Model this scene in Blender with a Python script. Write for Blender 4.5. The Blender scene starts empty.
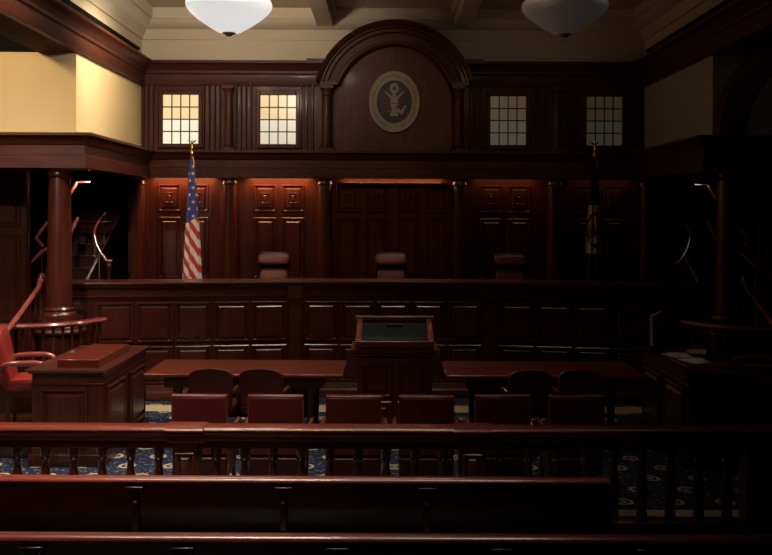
import bpy, bmesh, math, random
from mathutils import Vector, Matrix
random.seed(7)
PI = math.pi
S = bpy.context.scene
COL = S.collection

# ------------------------------------------------------------------ camera
cam_d = bpy.data.cameras.new('camera')
cam_d.sensor_width = 36.0
cam_d.lens = 880 / 772 * 36.0
cam_d.shift_y = -64.5 / 772
cam_d.clip_start = 0.05
cam_d.clip_end = 100
cam = bpy.data.objects.new('camera', cam_d)
COL.objects.link(cam)
cam.matrix_world = Matrix.Translation((-0.10, 0, 2.5)) @ Matrix.Rotation(PI / 2, 4, 'X') @ Matrix.Rotation(math.radians(0.25), 4, 'Z')
S.camera = cam
vs = S.view_settings
S.display_settings.display_device = 'sRGB'
vs.view_transform = 'Standard'
vs.look = 'None'
vs.gamma = 1.0
vs.exposure = 0.0
vs.use_curve_mapping = False

# ------------------------------------------------------------------ materials
class NT:
    """tiny wrapper for node maths"""
    def __init__(s, m):
        s.t = m.node_tree
    def n(s, kind, **kw):
        x = s.t.nodes.new(kind)
        for k, v in kw.items():
            setattr(x, k, v)
        return x
    def link(s, a, b):
        s.t.links.new(a, b)
    def m(s, op, a, b=None, c=None):
        x = s.n('ShaderNodeMath', operation=op)
        for i, v in enumerate((a, b, c)):
            if v is None:
                continue
            if hasattr(v, 'node'):
                s.link(v, x.inputs[i])
            else:
                x.inputs[i].default_value = v
        return x.outputs[0]
    def mix(s, f, a, b):
        x = s.n('ShaderNodeMix', data_type='RGBA')
        for i, v in ((0, f), (6, a), (7, b)):
            if hasattr(v, 'node'):
                s.link(v, x.inputs[i])
            elif i == 0:
                x.inputs[0].default_value = v
            else:
                x.inputs[i].default_value = (*v, 1)
        return x.outputs[2]
    def obj(s):
        return s.n('ShaderNodeTexCoord').outputs['Object']
    def xyz(s, v):
        x = s.n('ShaderNodeSeparateXYZ')
        s.link(v, x.inputs[0])
        return x.outputs

def mat(name, col, rough=.5, metal=0.0, spec=.5, coat=0.0, emit=None, estr=0.0):
    m = bpy.data.materials.new(name)
    m.use_nodes = True
    b = m.node_tree.nodes['Principled BSDF']
    b.inputs['Base Color'].default_value = (*col, 1)
    b.inputs['Roughness'].default_value = rough
    b.inputs['Metallic'].default_value = metal
    b.inputs['Specular IOR Level'].default_value = spec
    b.inputs['Coat Weight'].default_value = coat
    b.inputs['Coat Roughness'].default_value = .12
    if emit:
        b.inputs['Emission Color'].default_value = (*emit, 1)
        b.inputs['Emission Strength'].default_value = estr
    return m

def bsdf(m):
    return m.node_tree.nodes['Principled BSDF']

def wood(name, c1, c2, scale=(18, 18, 1.2), rough=.3, coat=.25, spec=.5):
    m = mat(name, c1, rough, 0, spec, coat)
    t = NT(m)
    mp = t.n('ShaderNodeMapping')
    mp.inputs['Scale'].default_value = scale
    t.link(t.obj(), mp.inputs['Vector'])
    nz = t.n('ShaderNodeTexNoise')
    nz.inputs['Scale'].default_value = 1.6
    nz.inputs['Detail'].default_value = 6
    nz.inputs['Distortion'].default_value = .6
    t.link(mp.outputs[0], nz.inputs['Vector'])
    r = t.n('ShaderNodeMapRange')
    r.inputs['From Min'].default_value = .35
    r.inputs['From Max'].default_value = .65
    t.link(nz.outputs[0], r.inputs[0])
    t.link(t.mix(r.outputs[0], c1, c2), bsdf(m).inputs['Base Color'])
    t.link(t.m('MULTIPLY_ADD', nz.outputs[0], .12, rough - .06), bsdf(m).inputs['Roughness'])
    return m

MV = wood('mahogany_vertical', (.085, .018, .009), (.045, .0085, .0045))
MH = wood('mahogany_horizontal', (.085, .018, .009), (.045, .0085, .0045), scale=(1.2, 18, 18))
MT = wood('mahogany_table', (.15, .022, .011), (.10, .014, .007), scale=(1.2, 16, 16), rough=.3, coat=.5)
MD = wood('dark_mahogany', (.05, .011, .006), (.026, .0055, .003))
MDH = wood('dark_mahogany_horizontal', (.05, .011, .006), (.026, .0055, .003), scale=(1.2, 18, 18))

MU = wood('gallery_mahogany', (.088, .023, .013), (.050, .012, .007), rough=.5, coat=.04, spec=.3)
MUH = wood('gallery_mahogany_horizontal', (.088, .023, .013), (.050, .012, .007), scale=(1.2, 18, 18), rough=.5, coat=.04, spec=.3)
ME = wood('entablature_mahogany', (.085, .019, .010), (.045, .010, .005), scale=(1.2, 18, 18), rough=.45, coat=.05, spec=.3)
MS = wood('soffit_mahogany', (.10, .034, .018), (.06, .019, .010), scale=(18, 1.2, 18), rough=.8, coat=0, spec=.08)
MB = wood('bench_mahogany', (.070, .0155, .008), (.048, .0095, .005), rough=.26, coat=.3)

def paint(name, col, rough=.75):
    m = mat(name, col, rough, 0, .25)
    t = NT(m)
    nz = t.n('ShaderNodeTexNoise')
    nz.inputs['Scale'].default_value = 60
    t.link(t.obj(), nz.inputs['Vector'])
    bp = t.n('ShaderNodeBump')
    bp.inputs['Strength'].default_value = .05
    t.link(nz.outputs[0], bp.inputs['Height'])
    t.link(bp.outputs[0], bsdf(m).inputs['Normal'])
    nz2 = t.n('ShaderNodeTexNoise')
    nz2.inputs['Scale'].default_value = .8
    t.link(t.obj(), nz2.inputs['Vector'])
    t.link(t.mix(nz2.outputs[0], col, tuple(c * .93 for c in col)), bsdf(m).inputs['Base Color'])
    return m

CREAM = paint('cream_plaster', (.62, .52, .38))
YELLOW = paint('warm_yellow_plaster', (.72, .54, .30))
SHADED_YELLOW = paint('shaded_yellow_plaster', (.42, .41, .36))  # yellow plaster with the dim side's shade put into its colour
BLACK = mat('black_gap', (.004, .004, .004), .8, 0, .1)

def leather(name, c1, c2, rough=.38):
    m = mat(name, c1, rough, 0, .5)
    t = NT(m)
    v = t.n('ShaderNodeTexVoronoi')
    v.inputs['Scale'].default_value = 140
    t.link(t.obj(), v.inputs['Vector'])
    bp = t.n('ShaderNodeBump')
    bp.inputs['Strength'].default_value = .12
    bp.inputs['Distance'].default_value = .01
    t.link(v.outputs[0], bp.inputs['Height'])
    t.link(bp.outputs[0], bsdf(m).inputs['Normal'])
    nz = t.n('ShaderNodeTexNoise')
    nz.inputs['Scale'].default_value = 4
    t.link(t.obj(), nz.inputs['Vector'])
    t.link(t.mix(nz.outputs[0], c1, c2), bsdf(m).inputs['Base Color'])
    return m

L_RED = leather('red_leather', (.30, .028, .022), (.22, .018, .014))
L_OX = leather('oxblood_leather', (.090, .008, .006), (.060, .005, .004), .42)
L_JUDGE = leather('burgundy_judge_leather', (.20, .048, .042), (.14, .03, .027), .24)
L_DARK = leather('dark_leather', (.03, .006, .005), (.02, .004, .004), .4)

def metal(name, col, rough):
    m = mat(name, col, rough, 1.0)
    t = NT(m)
    nz = t.n('ShaderNodeTexNoise')
    nz.inputs['Scale'].default_value = 25
    t.link(t.obj(), nz.inputs['Vector'])
    t.link(t.m('MULTIPLY_ADD', nz.outputs[0], .12, rough - .06), bsdf(m).inputs['Roughness'])
    return m

BRASS = metal('brass', (.72, .48, .16), .28)
BRONZE = metal('aged_bronze', (.30, .22, .16), .45)
STEEL = metal('polished_steel', (.55, .50, .48), .22)
PLASTIC = mat('black_plastic', (.012, .012, .013), .4)
PAPER = mat('white_paper', (.75, .74, .70), .8)
GREYPL = mat('pale_grey_plastic', (.45, .45, .43), .5)
SCREEN = mat('switched_off_screen', (.003, .007, .0075), .35, 0, .25, 0)

def lampglass(name, e):
    m = mat(name, (.6, .6, .6), .25, 0, .5, 0, (1.0, .985, .96), e)
    t = NT(m)
    z = t.xyz(t.obj())[2]
    nz = t.n('ShaderNodeTexNoise')
    nz.inputs['Scale'].default_value = 5
    t.link(t.obj(), nz.inputs['Vector'])
    t.link(t.m('MULTIPLY_ADD', nz.outputs[0], e * .14, e * .93), bsdf(m).inputs['Emission Strength'])
    return m

def winglass(name, e, warm=1.0):
    """backlit leaded glass: amber upper half, clear lower half"""
    m = mat(name, (.25, .22, .16), .25)
    t = NT(m)
    z = t.xyz(t.obj())[2]
    nz = t.n('ShaderNodeTexNoise')
    nz.inputs['Scale'].default_value = 9
    t.link(t.obj(), nz.inputs['Vector'])
    k = t.m('GREATER_THAN', z, .393)
    cl = t.mix(nz.outputs[0], (.93, .86, .66), (.80, .75, .58))
    am = t.mix(nz.outputs[0], (.90, .60, .24), (.82, .68, .40))
    t.link(t.mix(k, cl, am), bsdf(m).inputs['Emission Color'])
    bsdf(m).inputs['Emission Strength'].default_value = e
    return m

def carpet():
    m = mat('carpet', (.02, .03, .08), .95, 0, .1)
    t = NT(m)
    P = t.xyz(t.obj())
    x, y = P[0], P[1]
    row = t.m('FLOOR', t.m('DIVIDE', y, .34))
    odd = t.m('MULTIPLY', t.m('MODULO', t.m('ABSOLUTE', row), 2), .22)
    u = t.m('SUBTRACT', t.m('FRACT', t.m('DIVIDE', t.m('ADD', x, odd), .44)), .5)
    v = t.m('SUBTRACT', t.m('FRACT', t.m('DIVIDE', y, .34)), .5)
    uu, vv = t.m('MULTIPLY', u, .44 / .085), t.m('MULTIPLY', v, .34 / .085)
    d = t.m('SQRT', t.m('ADD', t.m('MULTIPLY', uu, uu), t.m('MULTIPLY', vv, vv)))
    ring = t.m('MULTIPLY', t.m('LESS_THAN', d, 1.0), t.m('GREATER_THAN', d, .62))
    core = t.m('LESS_THAN', d, .3)
    motif = t.m('MAXIMUM', ring, core)
    nz = t.n('ShaderNodeTexNoise')
    nz.inputs['Scale'].default_value = 26
    nz.inputs['Detail'].default_value = 3
    t.link(t.obj(), nz.inputs['Vector'])
    sp = t.m('GREATER_THAN', nz.outputs[0], .60)
    base = t.mix(nz.outputs[0], (.006, .009, .024), (.022, .029, .068))
    base = t.mix(sp, base, (.16, .15, .13))
    base = t.mix(t.m('MULTIPLY', motif, .8), base, (.50, .40, .23))
    # pale border stripes along both ends of the well
    b1 = t.m('MULTIPLY', t.m('GREATER_THAN', y, 7.26), t.m('LESS_THAN', y, 7.44))
    b2 = t.m('MULTIPLY', t.m('GREATER_THAN', y, 11.05), t.m('LESS_THAN', y, 11.40))
    base = t.mix(t.m('MAXIMUM', b1, b2), base, (.48, .36, .20))
    t.link(base, bsdf(m).inputs['Base Color'])
    return m
CARPET = carpet()

# ------------------------------------------------------------------ mesh helpers
class G:
    def __init__(s):
        s.bm = bmesh.new()
    def face(s, vs):
        try:
            return s.bm.faces.new(vs)
        except ValueError:
            return None
    def v(s, *p):
        return s.bm.verts.new(p)
    def box(s, x0, x1, y0, y1, z0, z1, M=None):
        c = [s.v(x, y, z) for x in (x0, x1) for y in (y0, y1) for z in (z0, z1)]
        if M is not None:
            for w in c:
                w.co = M @ w.co
        for f in ((0, 1, 3, 2), (4, 6, 7, 5), (0, 4, 5, 1), (2, 3, 7, 6), (0, 2, 6, 4), (1, 5, 7, 3)):
            s.face([c[i] for i in f])
        return s
    def loft(s, rings, closed=True, cap=True):
        R = [[s.v(*p) for p in r] for r in rings]
        n = len(R[0])
        for a, b in zip(R, R[1:]):
            for i in range(n if closed else n - 1):
                s.face([a[i], a[(i + 1) % n], b[(i + 1) % n], b[i]])
        if cap and closed:
            s.face(list(reversed(R[0])))
            s.face(R[-1])
        return s
    def lathe(s, prof, cx=0, cy=0, seg=20, sx=1.0, sy=1.0, a0=0.0, a1=2 * PI):
        rings = []
        for r, z in prof:
            rings.append([(cx + sx * r * math.cos(2 * PI * i / seg), cy + sy * r * math.sin(2 * PI * i / seg), z) for i in range(seg)])
        return s.loft(rings)
    def tube(s, pts, r, seg=8, cap=True):
        pts = [Vector(p) for p in pts]
        rings = []
        up = Vector((0, 0, 1))
        n_prev = None
        for i, p in enumerate(pts):
            d = (pts[min(i + 1, len(pts) - 1)] - pts[max(i - 1, 0)]).normalized()
            ref = n_prev if n_prev is not None else (up if abs(d.z) < .9 else Vector((1, 0, 0)))
            b = d.cross(ref)
            if b.length < 1e-5:
                b = d.cross(Vector((1, 0, 0)))
            b.normalize()
            n = b.cross(d).normalized()
            n_prev = n
            rr = r[i] if isinstance(r, (list, tuple)) else r
            rings.append([tuple(p + n * rr * math.cos(2 * PI * k / seg) + b * rr * math.sin(2 * PI * k / seg)) for k in range(seg)])
        return s.loft(rings, cap=cap)
    def prism(s, poly, a0, a1, axis='y'):
        """polygon in two axes extruded along the third: axis y -> poly is (x,z); x -> (y,z); z -> (x,y)"""
        f = {'y': lambda p, a: (p[0], a, p[1]), 'x': lambda p, a: (a, p[0], p[1]), 'z': lambda p, a: (p[0], p[1], a)}[axis]
        return s.loft([[f(p, a0) for p in poly], [f(p, a1) for p in poly]])
    def sweep(s, path, prof, flip=1, closed_prof=True):
        """profile of (offset, z) swept along an xy path with mitred corners; offset goes to the left of the path times flip"""
        P = [Vector(p) for p in path]
        rings = []
        for i, p in enumerate(P):
            d0 = (P[i] - P[i - 1]).normalized() if i else None
            d1 = (P[i + 1] - P[i]).normalized() if i < len(P) - 1 else None
            n0 = Vector((-d0.y, d0.x)) if d0 else None
            n1 = Vector((-d1.y, d1.x)) if d1 else None
            if n0 is None: n = n1
            elif n1 is None: n = n0
            else:
                n = (n0 + n1).normalized()
                n = n / max(.2, n.dot(n0))
            rings.append([(p.x + n.x * o * flip, p.y + n.y * o * flip, z) for o, z in prof])
        return s.loft(rings)
    def panel(s, o, u, n, w, h, k=1.0, levels=None):
        """raised-and-fielded wood panel: o centre, u unit width direction, n outward normal"""
        o, u, n = Vector(o), Vector(u).normalized(), Vector(n).normalized()
        up = Vector((0, 0, 1))
        lv = levels or ((0, -.004), (0, .022), (.008, .030), (.020, .030), (.038, .006), (.050, .006), (.076, .030))
        rings = []
        for ins, out in lv:
            a, b = max(w / 2 - ins * k, .004), max(h / 2 - ins * k, .004)
            rings.append([tuple(o + u * (sx * a) + up * (sz * b) + n * (out * k)) for sx, sz in ((-1, -1), (1, -1), (1, 1), (-1, 1))])
        return s.loft(rings)
    def uvsphere(s, c, r, seg=14, rings=8, sc=(1, 1, 1)):
        pr = []
        R = []
        for j in range(1, rings):
            a = PI * j / rings
            R.append([(c[0] + sc[0] * r * math.sin(a) * math.cos(2 * PI * i / seg), c[1] + sc[1] * r * math.sin(a) * math.sin(2 * PI * i / seg), c[2] - sc[2] * r * math.cos(a)) for i in range(seg)])
        return s.loft(R)

def link(o):
    COL.objects.link(o)
    return o

def obj(name, g, m, parent=None, bevel=0.0, world=True, angle=40, seg=2):
    """links a G as one mesh object; with world=True the geometry is in room coordinates and is moved into the parent's frame"""
    bm = g.bm
    bmesh.ops.recalc_face_normals(bm, faces=bm.faces)
    me = bpy.data.meshes.new(name)
    off = Vector((0, 0, 0))
    if parent is not None and world:
        p = parent
        while p is not None:
            off = off + p.location
            p = p.parent
        bmesh.ops.translate(bm, verts=bm.verts, vec=-off)
    bm.to_mesh(me)
    bm.free()
    me.shade_smooth()
    me.set_sharp_from_angle(angle=math.radians(14 if 'panel' in name else angle))
    me.materials.append(m)
    o = bpy.data.objects.new(name, me)
    link(o)
    if parent is not None:
        o.parent = parent
    if bevel:
        b = o.modifiers.new('bevel', 'BEVEL')
        b.width = bevel
        b.segments = seg
        b.limit_method = 'ANGLE'
        b.angle_limit = math.radians(35)
        b.harden_normals = False
    return o

def tag(o, label=None, cat=None, group=None, kind=None):
    if label: o['label'] = label
    if cat: o['category'] = cat
    if group: o['group'] = group
    if kind: o['kind'] = kind
    return o

def thing(name, label, cat, loc=(0, 0, 0), rz=0.0, group=None, kind=None):
    o = bpy.data.objects.new(name, None)
    o.empty_display_size = .1
    link(o)
    o.location = loc
    o.rotation_euler = (0, 0, rz)
    return tag(o, label, cat, group, kind)

def dup(root, loc, rz=None, label=None, group=None):
    r = root.copy()
    link(r)
    r.location = loc
    if rz is not None: r.rotation_euler = (0, 0, rz)
    if label: r['label'] = label
    if group: r['group'] = group
    for ch in list(root.children):
        c = ch.copy()
        link(c)
        c.parent = r
        for gch in list(ch.children):
            d = gch.copy()
            link(d)
            d.parent = c
    return r

def struct(name, g, m, parent=None, bevel=0.0, world=True):
    o = obj(name, g, m, parent, bevel, world)
    if parent is None:
        o['kind'] = 'structure'
    return o

# ------------------------------------------------------------------ key measures
XW = 4.05        # side wall plane
YB = 14.2        # back wall plane
YT = 11.2        # where the side bays open
ZL, ZE = 3.48, 3.08      # ledge top / entablature bottom
ZC0, ZC1 = 4.53, 4.92    # wood cornice
ZCEIL = 5.75
ZP = .75         # judges' platform

# ------------------------------------------------------------------ floor and shell
struct('floor', G().box(-7, 7, -3.2, 16.2, -.1, 0), CARPET)
g = G().box(-XW - .6, XW + .6, 12.25, 16.2, 0.01, ZP)
struct('floor_platform', g, MDH)
for s, nm in ((-1, 'left'), (1, 'right')):
    g = G().box(min(s * 4.66, s * 6.9), max(s * 4.66, s * 6.9), 11.7, 16.2, 0.01, 1.05)
    struct('floor_landing_' + nm, g, MDH)

wb = struct('wall_back', G().box(-XW - .2, XW + .2, YB, YB + .15, ZL - .3, ZCEIL + .05), CREAM)
lower = struct('panelling', G().box(-XW - .1, XW + .1, YB - .02, YB + .1, ZP, ZL - .1), MV, wb)
upper = struct('panelling', G().box(-XW, XW, YB - .03, YB + .02, ZL - .05, ZC1 - .1), MU, wb)

for s, nm in ((-1, 'left'), (1, 'right')):
    a, b = sorted((s * XW, s * (XW + .2)))
    w = struct('wall_' + nm, G().box(a, b, YT + .2, YB + .1, ZL - .3, 4.8), YELLOW if s < 0 else SHADED_YELLOW)
    struct('wall_upper_' + nm, G().box(a, b, YT + .1, YB + .1, 4.8, ZCEIL + .05), CREAM)
    a, b = sorted((s * (XW + .51), s * 7.0))
    struct('trim_bay_frieze_' + nm, G().box(a, b, YT - .02, YT + .01, 4.53, 4.87), BLACK)
    a, b = sorted((s * XW, s * 7.0))
    struct('wall_bay_' + nm, G().box(a, b, YT, YT + .2, ZL - .3, 4.9), YELLOW if s < 0 else SHADED_YELLOW)
    # beam above the opening of the side bay
    a, b = sorted((s * XW, s * (XW + .5)))
    struct('trim_beam_' + nm, G().box(a, b, -3.2, YT + .1, 4.58, ZCEIL + .05), CREAM)
    a2, b2 = sorted((s * (XW - .005), s * (XW + .505)))
    struct('trim_soffit_' + nm, G().box(a2, b2, -3.2, YT - .002, ZC0, ZC1 - .05), MS, None, .01)
    a, b = sorted((s * (XW + .5), s * 7.0))
    struct('ceiling_bay_' + nm, G().box(a, b, -3.2, YT + .1, 4.86, 4.96), MD)
    a, b = sorted((s * 6.9, s * 7.05))
    struct('wall_outer_' + nm, G().box(a, b, -3.2, 16.3, 0, 5.0), MV)
    # alcove behind the open columns
    a, b = sorted((s * (XW - .05), s * 7.0))
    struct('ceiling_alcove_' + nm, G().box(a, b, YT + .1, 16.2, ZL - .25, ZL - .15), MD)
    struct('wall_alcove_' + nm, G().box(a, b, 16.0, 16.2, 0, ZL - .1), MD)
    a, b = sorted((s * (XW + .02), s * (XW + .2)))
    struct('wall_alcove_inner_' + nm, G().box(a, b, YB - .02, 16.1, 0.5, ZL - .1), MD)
    wp = struct('wall_bay_panelled_' + nm, G().box(*sorted((s * 5.32, s * 6.95)), 12.75, 12.9, 0, ZL - .2), MV)
    for i in range(3):
        cx = s * (5.58 + i * .46)
        struct('wall_panel', G().panel((cx, 12.752, 2.55), (1, 0, 0), (0, -1, 0), .38, .55), MV, wp)
        struct('wall_panel', G().panel((cx, 12.752, 1.55), (1, 0, 0), (0, -1, 0), .38, 1.25), MV, wp)
    # dark picture rail / shadow gap above the cornice
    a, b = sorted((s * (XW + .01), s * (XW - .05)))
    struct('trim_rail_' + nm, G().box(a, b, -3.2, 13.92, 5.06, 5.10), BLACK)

struct('wall_front', G().box(-7, 7, -3.3, -3.1, 0, ZCEIL + .05), MD)
ceil = struct('ceiling', G().box(-XW - .3, XW + .3, -3.2, YB + .1, ZCEIL, ZCEIL + .1), CREAM)
for i, x in enumerate((-1.08, 1.11)):
    g = G().box(x - .13, x + .13, -3.1, YB - .2, 5.47, ZCEIL + .02)
    g.box(x - .18, x + .18, -3.1, YB - .22, 5.62, ZCEIL + .02)
    struct('ceiling_beam', g, CREAM, ceil, .008)
for y in (11.6, 8.4, 5.2, 2.0):
    g = G()
    for x0, x1 in ((-XW, -1.21), (-.95, .98), (1.24, XW)):
        g.box(x0, x1, y - .13, y + .13, 5.5, ZCEIL + .02)
        g.box(x0, x1, y - .18, y + .18, 5.62, ZCEIL + .02)
    struct('ceiling_cross_beam', g, CREAM, ceil, .008)

# path around the upper room: down the left side, across the back, up the right side (interior lies to the right)
upath = [(-XW, -3.0), (-XW, YB), (XW, YB), (XW, -3.0)]
g = G().sweep(upath, [(0, 5.28), (.03, 5.28), (.035, 5.33), (.09, 5.40), (.09, 5.43), (.13, 5.45), (.20, 5.58), (.23, 5.58), (.23, ZCEIL + .02), (0, ZCEIL + .02)], -1)
struct('trim_ceiling_cove', g, CREAM)
cprof = [(-.02, ZC0), (.05, ZC0), (.07, ZC0 + .03), (.07, 4.71), (.10, 4.73), (.10, 4.77), (.13, 4.80), (.19, 4.87), (.22, 4.88), (.22, ZC1), (-.02, ZC1)]
struct('trim_cornice_left', G().sweep([(-XW, -3.0), (-XW, YB), (-1.0, YB)], cprof, -1), MUH)
struct('trim_cornice_right', G().sweep([(1.0, YB), (XW, YB), (XW, -3.0)], cprof, -1), MUH)
lpath = [(-7, YT), (-XW - .03, YT), (-XW - .03, YB), (XW + .03, YB), (XW + .03, YT), (7, YT)]
g = G().sweep(lpath, [(-.25, ZE), (.16, ZE), (.16, ZE - .035), (.24, ZE - .035), (.24, ZE + .12), (.215, ZE + .13), (.215, ZE + .25), (.24, ZE + .265), (.26, ZE + .31), (.31, ZE + .36), (.33, ZE + .365), (.33, ZL), (-.25, ZL)], -1)
struct('trim_entablature', g, ME)

# ------------------------------------------------------------------ arch over the seal
def arch(r0, r1, y0, y1, zc, zbot, seg=40, prof=None):
    """ring sector cut at zbot, lofted as a front-to-back solid"""
    g = G()
    rings = []
    for i in range(seg + 1):
        f = i / seg
        def pt(r):
            a0 = math.asin(max(-1, min(1, (zbot - zc) / r)))
            a = a0 + (PI - 2 * a0) * f
            return r * math.cos(a), zc + r * math.sin(a)
        pr = prof or [(r0, y1), (r0, y0), (r1, y0), (r1, y1)]
        rings.append([(pt(r)[0], y, pt(r)[1]) for r, y in pr])
    g.loft(rings)
    return g
AZ = 4.25
at = thing('arched_pediment', 'dark wood arched surround curving over the round seal', 'arch', (0, YB - .1, 4.55))
obj('arch_band', arch(.92, 1.23, 0, 0, AZ, 4.56, prof=[(.92, YB), (.92, 13.98), (.95, 13.95), (.97, 13.95), (.99, 13.98), (1.10, 13.97), (1.12, 13.93), (1.17, 13.93), (1.17, YB)]), MUH, at)
obj('arch_crown', arch(1.1, 1.3, 0, 0, AZ, 4.58, prof=[(1.165, YB), (1.165, 13.95), (1.19, 13.90), (1.21, 13.90), (1.25, 13.82), (1.29, 13.80), (1.29, YB)]), MUH, at)
for s in (-1, 1):
    g = G().box(*sorted((s * .90, s * 1.19)), 13.93, YB, 4.525, 4.58)
    obj('arch_impost', g, ME, at, .008)
    obj('arch_shoulder', G().box(*sorted((s * 1.13, s * 1.40)), 13.94, YB, 4.865, 4.945), ME, at, .008)
# tympanum panel behind the seal (deep red-brown boards)
TY = wood('seal_wall_wood', (.12, .036, .022), (.085, .022, .013), rough=.5, coat=.02, spec=.3)
g = G()
N = 40
a0 = math.asin((4.56 - AZ) / .96)
pts = [(-1.0, ZL), (1.0, ZL)] + [(.96 * math.cos(a0 + (PI - 2 * a0) * i / N), AZ + .96 * math.sin(a0 + (PI - 2 * a0) * i / N)) for i in range(N + 1)]
g.prism(pts, YB - .06, YB + .01, 'y')
struct('seal_panel', g, TY, wb)
at.location.x += .03

# ------------------------------------------------------------------ columns
def turned_column(name, r, z0, z1, m, label, loc, group=None, base_h=.16, cap_h=.15, seg=28):
    t = thing(name, label, 'column', (loc[0], loc[1], z0), 0, group, 'thing')
    h = z1 - z0
    g = G().box(-r * 1.45, r * 1.45, -r * 1.45, r * 1.45, 0, base_h * .35)
    g.lathe([(r * 1.4, base_h * .35), (r * 1.42, base_h * .5), (r * 1.32, base_h * .62), (r * 1.15, base_h * .72), (r * 1.22, base_h * .86), (r * 1.05, base_h)], seg=seg)
    obj('base', g, m, t, world=False)
    prof = [(r * (1.0 - .14 * (k / 8) ** 1.6), base_h + (h - base_h - cap_h) * k / 8) for k in range(9)]
    obj('shaft', G().lathe(prof, seg=seg), m, t, world=False)
    q = h - cap_h
    g = G().lathe([(r * .9, q), (r * 1.0, q + cap_h * .08), (r * .9, q + cap_h * .2), (r * .9, q + cap_h * .42), (r * 1.05, q + cap_h * .5), (r * 1.2, q + cap_h * .72)], seg=seg)
    g.box(-r * 1.3, r * 1.3, -r * 1.3, r * 1.3, q + cap_h * .72, h)
    obj('capital', g, m, t, world=False)
    return t

cgroup = 'half columns along the lower back wall'
c_lab = {-4.11: 'dark wood column in the back corner beyond the striped flag, next to the stairs',
         -2.59: 'dark wood column between the striped flag and the seat beside it, under the ledge',
         -1.07: 'dark wood column at the striped-flag end of the wide middle bay',
         1.07: 'dark wood column at the blue-flag end of the wide middle bay',
         2.59: 'dark wood column between the blue flag and the seat beside it, under the ledge',
         4.11: 'dark wood column in the dark back corner beyond the blue flag'}
for x, lab in c_lab.items():
    turned_column('wall_side_column', .125, ZP + .005, ZE + .01, MV, lab, (x if abs(x) < 4 else math.copysign(4.06, x), YB - .17), cgroup)
u_lab = {-1.05: 'slim upper column carrying the striped-flag end of the arch beside the seal',
         1.05: 'slim upper column carrying the blue-flag end of the arch beside the seal',
         -2.62: 'slim upper column between the two lit windows above the striped flag',
         2.62: 'slim upper column between the two dim windows above the blue flag'}
for x, lab in u_lab.items():
    turned_column('gallery_column', .085 if abs(x) < 2 else .07, ZL + .003, 4.52, MU, lab, (x, 14.0 if abs(x) < 2 else YB - .13), 'slim columns above the ledge', .1, .17, 20)
for s, lab in ((-1, 'thick free-standing column at the corner of the bay above the red armchair'),
               (1, 'thick free-standing column at the corner of the dark bay behind the paper-strewn desk')):
    turned_column('corner_column', .155, 1.09, ZE + .01, MV, lab, (s * 4.26, YT + .02), 'corner columns of the side bays', .2, .16, 36)

# fluted pilaster strips beside the upper windows
def fluted(x0, x1, z0, z1, y, n):
    g = G()
    w = (x1 - x0) / n
    poly = [(x0, y + .02)]
    for i in range(n):
        a = x0 + i * w
        poly += [(a + w * .08, y + .002), (a + w * .12, y - .035), (a + w * .2, y - .05), (a + w * .38, y - .05), (a + w * .46, y - .035), (a + w * .52, y - .002), (a + w * .95, y - .002)]
    poly.append((x1, y + .02))
    g.prism(poly, z0, z1, 'z')
    return g
for s in (-1, 1):
    for x0, x1, n in ((3.80, 4.03, 3), (2.72, 3.06, 4), (2.22, 2.54, 4), (1.22, 1.50, 3)):
        a, b = sorted((s * x0, s * x1))
        struct('fluted_pilaster', fluted(a, b, ZL, 4.56, YB - .03, n), MU, wb)

# ------------------------------------------------------------------ windows
win = [(-3.405, 1.0, 'a'), (-1.84, .72, 'b'), (1.855, .062, 'c'), (3.40, .026, 'd')]
LEAD = mat('dark_leading', (.012, .006, .004), .5)
for i, (x, e, k) in enumerate(win):
    z0, z1, w = 3.60, 4.385, .57
    g = G()
    fy0, fy1 = YB - .085, YB - .02
    for bx in ((x - w / 2 - .07, x - w / 2, z0 - .07, z1 + .07), (x + w / 2, x + w / 2 + .07, z0 - .07, z1 + .07), (x - w / 2, x + w / 2, z1, z1 + .07), (x - w / 2, x + w / 2, z0 - .07, z0)):
        g.box(bx[0], bx[1], fy0, fy1, bx[2], bx[3])
    wf = struct('window_%d' % (i + 1), g, MU, None, .012)
    o = G().box(-w / 2, w / 2, -.008, .008, 0, z1 - z0)
    pane = obj('window_glass', o, winglass('leaded_glass_' + k, e), wf, world=False)
    pane.location = (x, YB - .045, z0)
    g = G()
    for j in range(1, 4):
        xx = x - w / 2 + w * j / 4
        g.box(xx - .009, xx + .009, YB - .065, YB - .05, z0, z1)
        zz = z0 + (z1 - z0) * j / 4
        g.box(x - w / 2, x + w / 2, YB - .067, YB - .051, zz - .009, zz + .009)
    obj('window_leading', g, LEAD, wf)

# ------------------------------------------------------------------ lower back wall panelling
def bay_panels(cxs, w, y, parent):
    for cx in cxs:
        g = G().panel((cx, y, 2.73), (1, 0, 0), (0, -1, 0), w, .44, 1.0)
        g.panel((cx, y - .026, 2.73), (1, 0, 0), (0, -1, 0), w * .36, .17, .6)
        struct('wall_panel', g, MV, parent)
        struct('wall_panel', G().panel((cx, y, 1.93), (1, 0, 0), (0, -1, 0), w, .98, 1.0), MV, parent)
        struct('wall_panel', G().panel((cx, y, 1.13), (1, 0, 0), (0, -1, 0), w, .46, 1.0), MV, parent)
for c in (-3.36, -1.82, 1.82, 3.36):
    bay_panels((c - .225, c + .225), .36, YB - .02, lower)
bay_panels((-.72, -.25, .25, .72), .36, YB - .02, lower)
# valance with the lamp trough over the middle seat
g = G().box(-.90, .90, YB - .16, YB - .02, 2.955, 2.975)
g.box(-.90, .90, YB - .165, YB - .145, 2.955, 2.985)
struct('valance', g, MH, lower, .004)

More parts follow.
